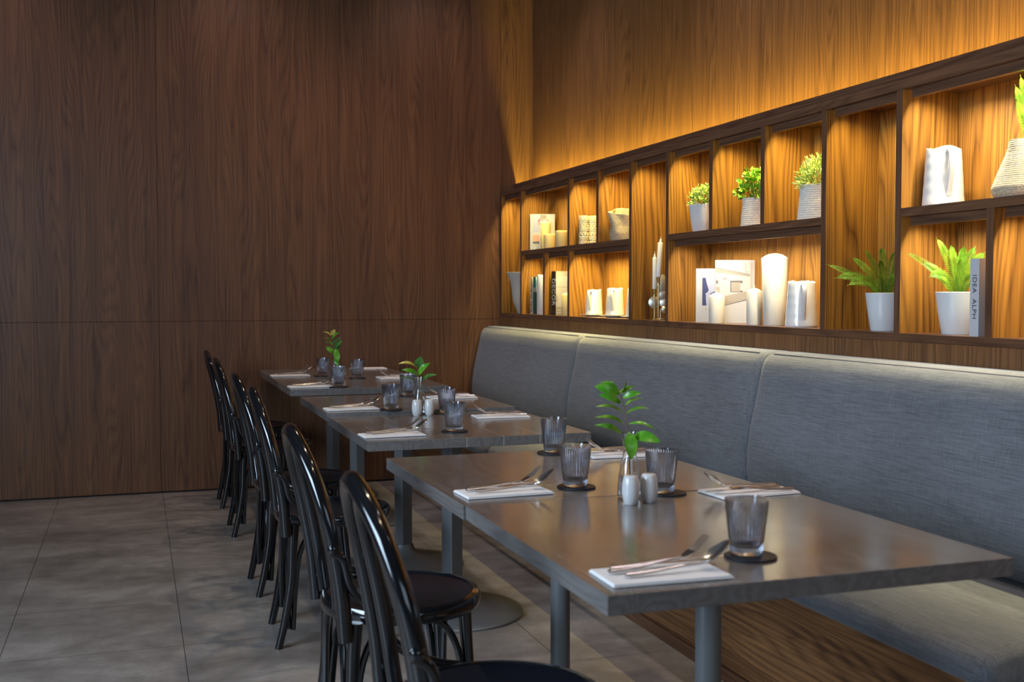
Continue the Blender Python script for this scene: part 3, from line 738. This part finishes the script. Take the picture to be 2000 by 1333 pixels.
# plants on the upper shelf
def b_pot1(r):
    bm = nb(); vessel(bm, [(.045, 0), (.047, .003), (.055, .06), (.0625, .128)], rfun=squarish(5)); obj('pot', bm, M['ceramic'], r, smooth=True); soil(r, .052, .120)
    bm = nb(); stems(bm, 0, 0, .118, .17, .06, 14, 3); obj('stems', bm, M['gstem'], r)
    bm = nb(); bush(bm, 0, .0, .135, .072, .085, 620, .016, .0042, seed=3); obj('foliage', bm, [M['varie'], M['box']], r)
planter('potted_plant', 2.462, 4.560, ZU, b_pot1, 'small pale flecked bush in a glossy white tapered pot on the upper shelf', 'plant')
def b_pot2(r):
    bm = nb(); vessel(bm, ribprof([(.060, 0), (.061, .004), (.058, .05), (.053, .09), (.054, .122)]), rfun=ribbed(.0085, .0016), th=.005); obj('basket', bm, M['rope'], r, smooth=True); soil(r, .046, .112)
    bm = nb(); stems(bm, 0, 0, .11, .19, .07, 16, 4); obj('stems', bm, M['gstem'], r)
    bm = nb(); bush(bm, 0, 0, .135, .082, .115, 330, .021, .0095, seed=5); obj('foliage', bm, [M['box'], M['fern']], r)
planter('potted_plant', 2.466, 4.125, ZU, b_pot2, 'round-leaved green plant in a white coiled rope basket, middle of the three upper plants', 'plant')
def b_pot3(r):
    bm = nb(); vessel(bm, ribprof([(.074, 0), (.075, .004), (.070, .06), (.066, .10), (.067, .134)]), rfun=ribbed(.0085, .0016), th=.005); obj('basket', bm, M['rope'], r, smooth=True); soil(r, .058, .124)
    bm = nb(); stems(bm, 0, 0, .12, .2, .09, 18, 6); obj('stems', bm, M['gstem'], r)
    bm = nb(); bush(bm, 0, -.008, .138, .084, .105, 1100, .024, .0021, seed=8); obj('foliage', bm, [M['needle'], M['varie']], r)
planter('potted_plant', 2.456, 3.660, ZU, b_pot3, 'feathery light green plant in a cream rope basket, rightmost of the three upper plants', 'plant')
# ferns
def frond(P, widths, mat_, r, seed):
    """P: control points of the rachis, leaflets on both sides"""
    rd = random.Random(seed)
    C_ = catmull(P, 13); bm = nb(); N = len(C_)
    tube(bm, [C_[i] for i in range(0, N, 4)]+[C_[-1]], lambda t: .0014*(1-.7*t), 5, 2)
    for i in range(2, N-1):
        t = i/(N-1); tg = (C_[min(i+1, N-1)]-C_[i-1]).normalized(); side = tg.cross(FD*.9+UP*.45+RD*.2);
        if side.length < .2: side = tg.cross(Vector((.3, -1, .2)))
        side.normalize(); nrm = side.cross(tg)
        wv = widths*(math.sin(PI*min(1, .12+t*.95))**.8)
        for s in (-1, 1):
            d = (side*s + tg*.38 + nrm*.05).normalized()
            leafblade(bm, C_[i], C_[i]+d*wv*rd.uniform(.9, 1.08), .0014, nrm, .05, 3)
    return obj('frond', bm, mat_, r)
def fern(r, fr, zb, wd, seed):
    for k, (a, b, c) in enumerate(fr):        # tip offsets: right, up, toward viewer
        tip = RD*a + UP*(zb+b) + FD*c; base = Vector((RD*a*.06+FD*c*.06)) + UP*(zb-.012)
        lift = max(.018, b*.22) + (.03 if b < .06 else .0)
        m1 = base + (tip-base)*.35 + UP*lift*.8; m2 = base + (tip-base)*.72 + UP*lift*.55
        frond([base, m1, m2, tip], wd*(.85+.3*((k*37) % 10)/10), M['fern'], r, seed+k)
def b_f1(r):
    bm = nb(); vessel(bm, [(.050, 0), (.0515, .003), (.062, .07), (.070, .130)]); obj('pot', bm, M['ceramic'], r, smooth=True); soil(r, .06, .12)
    fern(r, [(-.215, .105, .01), (-.19, .055, .03), (-.12, .13, -.01), (-.085, .155, .02), (-.02, .165, .0), (.02, .15, .03), (.06, .14, -.0), (-.15, .03, .05), (.09, .10, .0), (-.05, .06, .07), (.03, .05, .06), (-.04, .12, .04)], .125, .021, 20)
planter('potted_fern', 2.452, 3.240, ZL, b_f1, 'green fern in a white pot in the tall cubby right of the candles', 'plant')
def b_f2(r):
    bm = nb(); vessel(bm, [(.050, 0), (.0515, .003), (.063, .07), (.071, .132)]); obj('pot', bm, M['ceramic'], r, smooth=True); soil(r, .06, .12)
    fern(r, [(-.185, .13, .03), (-.12, .10, .0), (-.075, .175, .0), (-.035, .155, .01), (.0, .15, .03), (.012, .135, -.01), (.05, .15, .0), (.072, .13, .02), (-.12, .05, .06), (-.05, .08, .07), (.035, .07, .06), (-.02, .11, .05)], .128, .022, 40)
planter('potted_fern', 2.452, 2.880, ZL, b_f2, 'bright green fern in a white pot beside the upright white book', 'plant')
def b_f3(r):
    bm = nb(); vessel(bm, ribprof([(.088, 0), (.098, .012), (.100, .03), (.083, .08), (.066, .13), (.058, .165)]), rfun=ribbed(.006, .001, .005), th=.005); obj('basket', bm, M['jute'], r, smooth=True)
    soil(r, .045, .15)
    fern(r, [(-.03, .20, .0), (-.055, .12, .03), (-.05, .17, .01), (.03, .16, .0), (.07, .12, .02), (.0, .12, .05)], .155, .022, 60)
planter('potted_fern', 2.462, 2.610, ZU, b_f3, 'fern in a slouching jute basket at the right edge of the photo', 'plant')
# empty jute bag
def b_bag(r):
    bm = nb()
    def f(rr, z, a): return rr + .0009*abs(math.sin(PI*z/.006)) + (.010*math.sin(2*a+.6)+.005*math.sin(5*a+z*30))*(.25+z/.14)
    def wavy(prof):
        return prof
    vessel(bm, ribprof([(.066, 0), (.073, .01), (.078, .04), (.076, .08), (.078, .12), (.080, .160)]), rfun=f, th=.005)
    for v in bm.verts:
        if v.co.z > .08: v.co.z += (v.co.z-.08)/.08*.022*math.sin(math.atan2(v.co.y, v.co.x)*1.0+.3)
    obj('bag', bm, M['jute'], r, smooth=True)
    bm = nb(); tube(bm, [(.068, -.02, .15), (.06, -.035, .19), (.03, -.05, .20), (.0, -.055, .16)], .004, 8, 5); obj('loop_handle', bm, M['jute'], r, smooth=True)
planter('woven_bag', 2.466, 5.448, ZU, b_bag, 'soft woven jute bag slumped on the upper shelf', 'basket')

# pitchers
def make_pitcher():
    r = empty('pitcher')
    bm = nb()
    prof = [(.060, 0), (.0625, .003)] + [(.0625-.0105*(i/22)+.00025*math.sin(i*1.3), .006+.168*i/22) for i in range(23)]
    def f(rr, z, a):
        k = max(0, (z-.13)/.045); return rr + .012*k*max(0, math.cos(a-PI*.5))**8 - .002*k*abs(math.sin(a))
    vessel(bm, prof, th=.004, rfun=f)
    for v in bm.verts:
        if v.co.z > .165: v.co.z += .004*math.sin(3*math.atan2(v.co.y, v.co.x)) + (.006 if v.co.y > .04 else 0)
    obj('body', bm, M['ceramic'], r, smooth=True)
    bm = nb(); tube(bm, [(0, -.048, .160), (0, -.070, .166), (0, -.088, .150), (0, -.087, .118), (0, -.075, .080), (0, -.062, .045), (0, -.0575, .030)], lambda t: .0105-.002*math.sin(PI*t), 12, 6, flat=.55, up=(0, 1, 0))
    obj('handle', bm, M['ceramic'], r, smooth=True)
    return r
pit0 = make_pitcher()
PT = [(2.440, 5.800, ZL+.0125, .78, -48, 'white ribbed pitcher on a small plate, leftmost of the row of three'), (2.440, 5.510, ZL+.0125, .82, -38, 'white ribbed pitcher on a small plate, middle of the row of three'),
      (2.446, 5.260, ZL+.0125, .82, -38, 'white ribbed pitcher at the right of the row of three, cut by the shelf upright'), (2.440, 3.738, ZL, .99, -26, 'white ribbed pitcher standing right of the tall pillar candle'),
      (2.452, 2.960, ZU, 1.03, -24, 'glossy white pitcher with curved handle alone on the upper right shelf')]
for i, (x, y, z, s, a, lab) in enumerate(PT):
    c = pit0 if i == 0 else copy_tree(pit0)
    c.location = (x, y, z); c.scale = (s, s, s if i < 4 else 1.06); c.rotation_euler.z = math.radians(a); tag(c, lab, 'pitcher', 'white ceramic pitchers')
bm = nb(); lathe(bm, [(.038, 0), (.040, .002), (.044, .0035), (.066, .0095), (.074, .011), (.074, .0125), (.066, .0120), (.04, .0118), (.00001, .0118)], 40, rfun=squarish(6))
pl0 = obj('small_plate', bm, M['ceramic'], smooth=True)
for i in range(3):
    c = pl0 if i == 0 else pl0.copy()
    if i: COL.objects.link(c)
    c.location = (PT[i][0]+.003, PT[i][1], ZL); c.rotation_euler.z = i*.3-.3
    tag(c, 'small white plate under the %s pitcher of the row of three' % ('leftmost', 'middle', 'right')[i], 'plate', 'small plates under pitchers')

# pillar candles
def candle(x, y, z, r, h, m, lab, cone=.16, taper=1.0, wick=True, group=None, concave=False):
    o = empty('pillar_candle', (x, y, z), 0, lab, 'candle', group)
    bm = nb()
    if concave: prof = [(r*.98, 0), (r, .002), (r, h-.008), (r*.97, h-.003), (r*.90, h), (r*.75, h-.004), (.00001, h-.010)]
    else: prof = [(r*taper*.98, 0), (r*taper, .002), (r, h-r*cone*3.2), (r*.98, h-r*cone*3.0), (r*.55, h-r*cone*.9), (.00001, h)]
    lathe(bm, prof, 40); obj('wax', bm, m, o, smooth=not False)
    if wick:
        zt = h-.010 if concave else h-.001
        bm = nb(); tube(bm, [(0, 0, zt), (.001, 0, zt+.006), (.003, .0, zt+.011)], .0011, 6, 3); obj('wick', bm, M['wick'], o)
    return o
candle(2.462, 6.640, ZU, .032, .186, M['candle'], 'tall ivory pillar candle in front of the flower magazine', group='ivory pillar candles')
candle(2.425, 6.475, ZU, .036, .092, M['candle'], 'short ivory pillar candle, middle of three on the upper left shelf', concave=True, group='ivory pillar candles')
candle(2.430, 6.280, ZU, .038, .102, M['candle'], 'short ivory pillar candle beside the shelf upright on the upper left shelf', concave=True, group='ivory pillar candles')
candle(2.424, 6.190, ZL, .026, .136, M['candle'], 'small ivory pillar candle beside the brown book', group='ivory pillar candles')
candle(2.400, 4.330, ZL, .034, .134, M['wax'], 'white pillar candle in front of the two picture magazines', group='white pillar candles')
candle(2.410, 4.035, ZL, .032, .152, M['wax'], 'white pillar candle right of the kitchen magazine', group='white pillar candles')
candle(2.452, 3.950, ZL, .053, .292, M['wax'], 'largest tall white pillar candle, tapering toward its foot', cone=.12, taper=.82, wick=False)
# white cylinder vase and organic vase
bm = nb(); vessel(bm, [(.034, 0), (.035, .002), (.035, .246)], th=.003); tag(obj('cylinder_vase', bm, M['ceramic'], smooth=True, loc=(2.425, 6.600, ZL)), 'plain white cylinder vase in front of the green book', 'vase')
bm = nb()
def org(r, z, a): return r*(1+.16*math.sin(2*a+.9+z*2)+.10*math.sin(3*a+.4)*min(1, z/.1)) 
vessel(bm, [(.030, 0), (.034, .01), (.045, .04), (.058, .08), (.062, .12), (.064, .16), (.072, .21), (.088, .26), (.090, .272)], th=.004, n=72, rfun=org)
tag(obj('organic_vase', bm, M['matt'], smooth=True, loc=(2.452, 7.055, ZL)), 'tall pale wavy-rimmed vase in the leftmost cubby', 'vase')
# carved twin vases
def carved(x, lab):
    o = empty('carved_vase', (x, 5.90, ZU), 0, lab, 'vase', 'twin carved vases')
    bm = nb()
    def f(r, z, a):
        u = (a*.027)%.018/.018; zz = (z % .048)/.048
        chev = abs(zz-.5)*2 
        band = math.sin(z*2*PI/.010) if zz > .55 else (1 if abs(abs(u-.5)*2 - chev*1.1) < .25 else -1)
        k = 1 if .01 < z < .158 else 0
        return r + .0016*band*k
    vessel(bm, ribprof([(.0245, 0), (.026, .003), (.026, .165)], .0018), th=.003, n=96, rfun=f)
    obj('body', bm, M['carved'], o); return o
carved(2.418, 'cream carved cylinder vase with chevron bands, left of the pair'); carved(2.473, 'cream carved cylinder vase with chevron bands, right of the pair')

# candlesticks
def candlestick(x, y, hs, hc, tilt, lab, labc, r=.0105):
    o = empty('candlestick', (x, y, ZL), 0, lab, 'candlestick', 'slim brass candlesticks')
    bm = nb(); lathe(bm, [(.020, 0), (.021, .002), (.018, .004), (.004, .006)], 32); obj('foot', bm, M['brass'], o, smooth=True)
    bm = nb(); lathe(bm, [(.0026, .005), (.0026, hs*.45), (.0034, hs*.455), (.0026, hs*.46), (.0026, hs)], 14); obj('stem', bm, M['brass'], o, smooth=True)
    bm = nb(); lathe(bm, [(.0030, hs), (.0075, hs+.001), (.0078, hs+.038), (.0085, hs+.040)], 20); obj('cup', bm, M['brass'], o, smooth=True)
    c = empty('taper_candle', (x, y, ZL+hs+.0405), 0, labc, 'candle', 'white taper candles')
    c.rotation_euler = (0, math.radians(tilt), 0)
    bm = nb(); lathe(bm, [(r*.98, 0), (r, .002), (r, hc-.006), (r*.9, hc-.003), (r*.5, hc), (r*.42, hc+.010), (r*.2, hc+.016), (.0001, hc+.018)], 24); obj('wax', bm, M['taper'], c, smooth=True)
    bm = nb(); tube(bm, [(0, 0, hc+.016), (.002, 0, hc+.022), (-.004, 0, hc+.026)], .0012, 6, 3); obj('wick', bm, M['wick'], c)
candlestick(2.440, 5.030, .112, .158, 0, 'shorter slim brass candlestick, left of the pair', 'white taper candle in the shorter brass candlestick, left of the pair')
candlestick(2.420, 4.945, .170, .170, 3.5, 'taller slim brass candlestick, right of the pair', 'slightly leaning white taper candle in the taller brass candlestick', .0125)
# silver petal ornament behind the candlesticks
o = empty('petal_ornament', (2.486, 5.055, ZL), 0, 'silver ornament of curved petals behind the brass candlesticks', 'ornament')
bm = nb(); lathe(bm, [(.022, 0), (.022, .004), (.003, .006), (.003, .05)], 24); obj('stand', bm, M['pewter'], o, smooth=True)
for k, (a, b, c, dd) in enumerate(((-.030, .085, .03, .03), (.025, .085, .03, .03), (.012, .125, .028, .03), (.006, .175, .028, .05), (.016, .05, .015, .015))):
    bm = nb(); n = 16
    rings = []
    for j in range(6):
        qv = j/5; rings.append([bm.verts.new(RD*(a+c*qv*math.cos(2*PI*i/n)) + UP*(b+dd*qv*math.sin(2*PI*i/n)) + FD*(.008*(1-qv*qv)+.002*k)) for i in range(n)])
    for u_, v_ in zip(rings, rings[1:]):
        for i in range(n): bm.faces.new((u_[i], u_[(i+1) % n], v_[(i+1) % n], v_[i]))
    bmesh.ops.remove_doubles(bm, verts=list(bm.verts), dist=1e-6); bmesh.ops.solidify(bm, geom=list(bm.faces), thickness=.0012)
    obj('petal', bm, M['pewter'], o, smooth=True)

# books and magazines: local x = width, local -y = cover normal, spine at -x
def book(name, x, y, z, rz, wv, hv, th, mcover, mspine, lab, cat='book', tilt=0.0, group=None):
    o = empty(name, (x, y, z), rz, lab, cat, group); o.rotation_euler = (-tilt, 0, rz)
    bm = nb(); e = .0016
    box(bm, 0, wv, 0, e, 0, hv); box(bm, 0, wv, th-e, th, 0, hv); obj('cover', bm, mcover, o)
    obj('spine', bx(-e, -.0001, 0, th, 0, hv), mspine, o)
    obj('pages', bx(.0005, wv-.003, e+.0002, th-e-.0002, .002, hv-.002), M['pages'], o)
    return o
def pic(o, m, pts, d=.0004, name='cover_picture', k=0):
    """flat printed patch on the cover; points in (x, z) metres"""
    bm = nb(); y0 = -.0002-.00012*k; a = [bm.verts.new((px, y0, pz)) for px, pz in pts]; b = [bm.verts.new((px, y0-.0001, pz)) for px, pz in pts]
    bm.faces.new(a); bm.faces.new(b[::-1]); n = len(pts)
    for i in range(n): bm.faces.new((a[i], a[(i+1) % n], b[(i+1) % n], b[i]))
    return obj(name, bm, m, o)
RC = math.radians(-18.6)
def R4(x0, x1, z0, z1): return [(x0, z0), (x1, z0), (x1, z1), (x0, z1)]
# magazine with the dark blue picture
b = book('magazine', 2.402, 4.520, ZL, RC, .125, .242, .006, M['paper'], M['paper'], 'white magazine with a dark blue cover picture, leftmost of the two behind the candles', 'magazine')
pic(b, M['lav'], R4(.026, .100, .075, .200)); pic(b, M['navy'], [(.026, .075), (.045, .075), (.042, .115), (.055, .145), (.046, .175), (.041, .200), (.026, .200)], k=1)
pic(b, M['lav'], [(.040, .128), (.080, .158), (.086, .148), (.048, .112)], k=2); pic(b, M['navy'], [(.060, .128), (.085, .140), (.085, .132), (.062, .124)], k=3)
text_mesh('T H', .012, b, (.062, -.0006, .218), (1, 0, 0), (0, -1, 0), M['grey']); text_mesh('T O', .014, b, (.052, -.0006, .056), (1, 0, 0), (0, -1, 0), M['grey'])
# kitchen magazine
b = book('magazine', 2.402, 4.345, ZL, RC, .170, .275, .008, M['paper'], M['paper'], 'white magazine with a pale kitchen photograph on its cover', 'magazine')
S_ = .170
pic(b, M['grey'], [(.0, .245), (.0, .225), (.150, .205), (.150, .214)]); pic(b, M['taupe'], [(.0, .236), (.0, .222), (.150, .202), (.150, .206)], k=1)
pic(b, M['taupe'], [(.002, .072), (.002, .110), (.150, .142), (.150, .108)], k=1); pic(b, M['dgrey'], [(.002, .066), (.002, .070), (.150, .107), (.150, .104)], k=2)
pic(b, M['dgrey'], R4(.064, .118, .135, .185), k=2); pic(b, M['taupe'], R4(.068, .108, .138, .178), k=3); pic(b, M['paper'], R4(.108, .124, .142, .174), k=4)
pic(b, M['dgrey'], R4(.002, .010, .172, .186), k=2); pic(b, M['taupe'], R4(.002, .018, .132, .158), k=2); pic(b, M['grey'], [(.032, .195), (.046, .200), (.047, .192), (.036, .188)], k=2)
pic(b, M['blush'], R4(.152, .162, .12, .265), k=2); pic(b, M['grey'], R4(.130, .132, .222, .262), k=2); pic(b, M['grey'], R4(.130, .145, .222, .224), k=2)
# flower magazine
b = book('magazine', 2.405, 6.775, ZU, RC*.9, .160, .235, .008, M['paper'], M['brown'], 'white magazine with pink flowers on its cover on the upper left shelf', 'magazine')
pic(b, M['lav'], R4(.018, .105, .118, .230)); pic(b, M['grey'], [(.060, .23), (.105, .23), (.105, .18), (.075, .19)], k=1); pic(b, M['coral'], R4(.018, .06, .062, .10), k=1); pic(b, M['dgrey'], R4(.018, .06, .045, .06), k=1)
rd = random.Random(4)
for k in range(16):
    cx, cz = .075+rd.uniform(-.035, .04), .190+rd.uniform(-.022, .018); rr = rd.uniform(.006, .011)
    pic(b, (M['pink'], M['rose'], M['paper'])[k % 3], [(cx+rr*math.cos(2*PI*i/8), cz+rr*math.sin(2*PI*i/8)) for i in range(8)], k=2+k*.5)
pic(b, M['grey'], R4(.018, .055, .034, .036), k=1)
for k in range(3): pic(b, M['grey'], R4(.018, .020, .004, .028) if k == 0 else R4(.026+.012*k, .030+.012*k, .004, .026), k=1)
# pair of books lower left
RA = math.radians(14)
b = book('book', 2.396, 6.700, ZL, RA, .14, .235, .022, M['beige'], M['beige'], 'beige-spined book beside the green one in the lower left cubby')
for k in range(15):
    zz = .222-.0142*k
    if k != 9: obj('spine_mark', bx(-.0022, -.0017, .006, .006+.003*(2+(k*7) % 3), zz-.009, zz), M['ink'], b)
b = book('book', 2.402, 6.655, ZL, RA, .14, .236, .028, M['green'], M['green'], 'dark green book with a pale blue cover top, behind the white cylinder vase')
pic(b, M['teal'], R4(.0, .14, .190, .236)); pic(b, M['teal'], R4(.0, .14, .165, .190), k=1); pic(b, M['paper'], R4(.0, .14, .140, .168), k=2); pic(b, M['paper'], R4(.020, .14, .04, .128), k=1)
obj('spine_label', bx(-.0021, -.0017, .001, .027, .140, .168), M['grey'], b)
# decor book
b = book('book', 2.398, 6.290, ZL, RA, .15, .265, .044, M['paper'], M['brown'], 'thick dark brown book with DECOR in white letters on its spine')
text_mesh('DECOR', .046, b, (-.0019, .024, .140), (0, 0, -1), (-1, 0, 0), M['paper'])
text_mesh('A', .012, b, (-.0019, .024, .02), (0, 0, -1), (-1, 0, 0), M['grey'])
pic(b, M['blush'], R4(.0, .15, .235, .265)); pic(b, M['taupe'], [(.0, .08), (.010, .078), (.016, .095), (.010, .12), (.0, .13)], k=1); pic(b, M['grey'], R4(.0, .15, .168, .171), k=1); pic(b, M['taupe'], R4(0, .15, .0, .05), k=1); pic(b, M['paper'], R4(.0, .15, .012, .018), k=2); pic(b, M['paper'], R4(.0, .15, .028, .034), k=2)
text_mesh('DE', .030, b, (.045, -.0006, .238), (1, 0, 0), (0, -1, 0), M['paper'])
# white book with IDEA ALPH spine, spine to the front
b = book('book', 2.372, 2.700, ZL, 0, .17, .232, .038, M['paper'], M['paper'], 'upright white book with IDEA ALPH in black letters on its spine')
text_mesh('IDEA  ALPH', .024, b, (-.0019, .019, .118), (0, 0, -1), (-1, 0, 0), M['ink'])
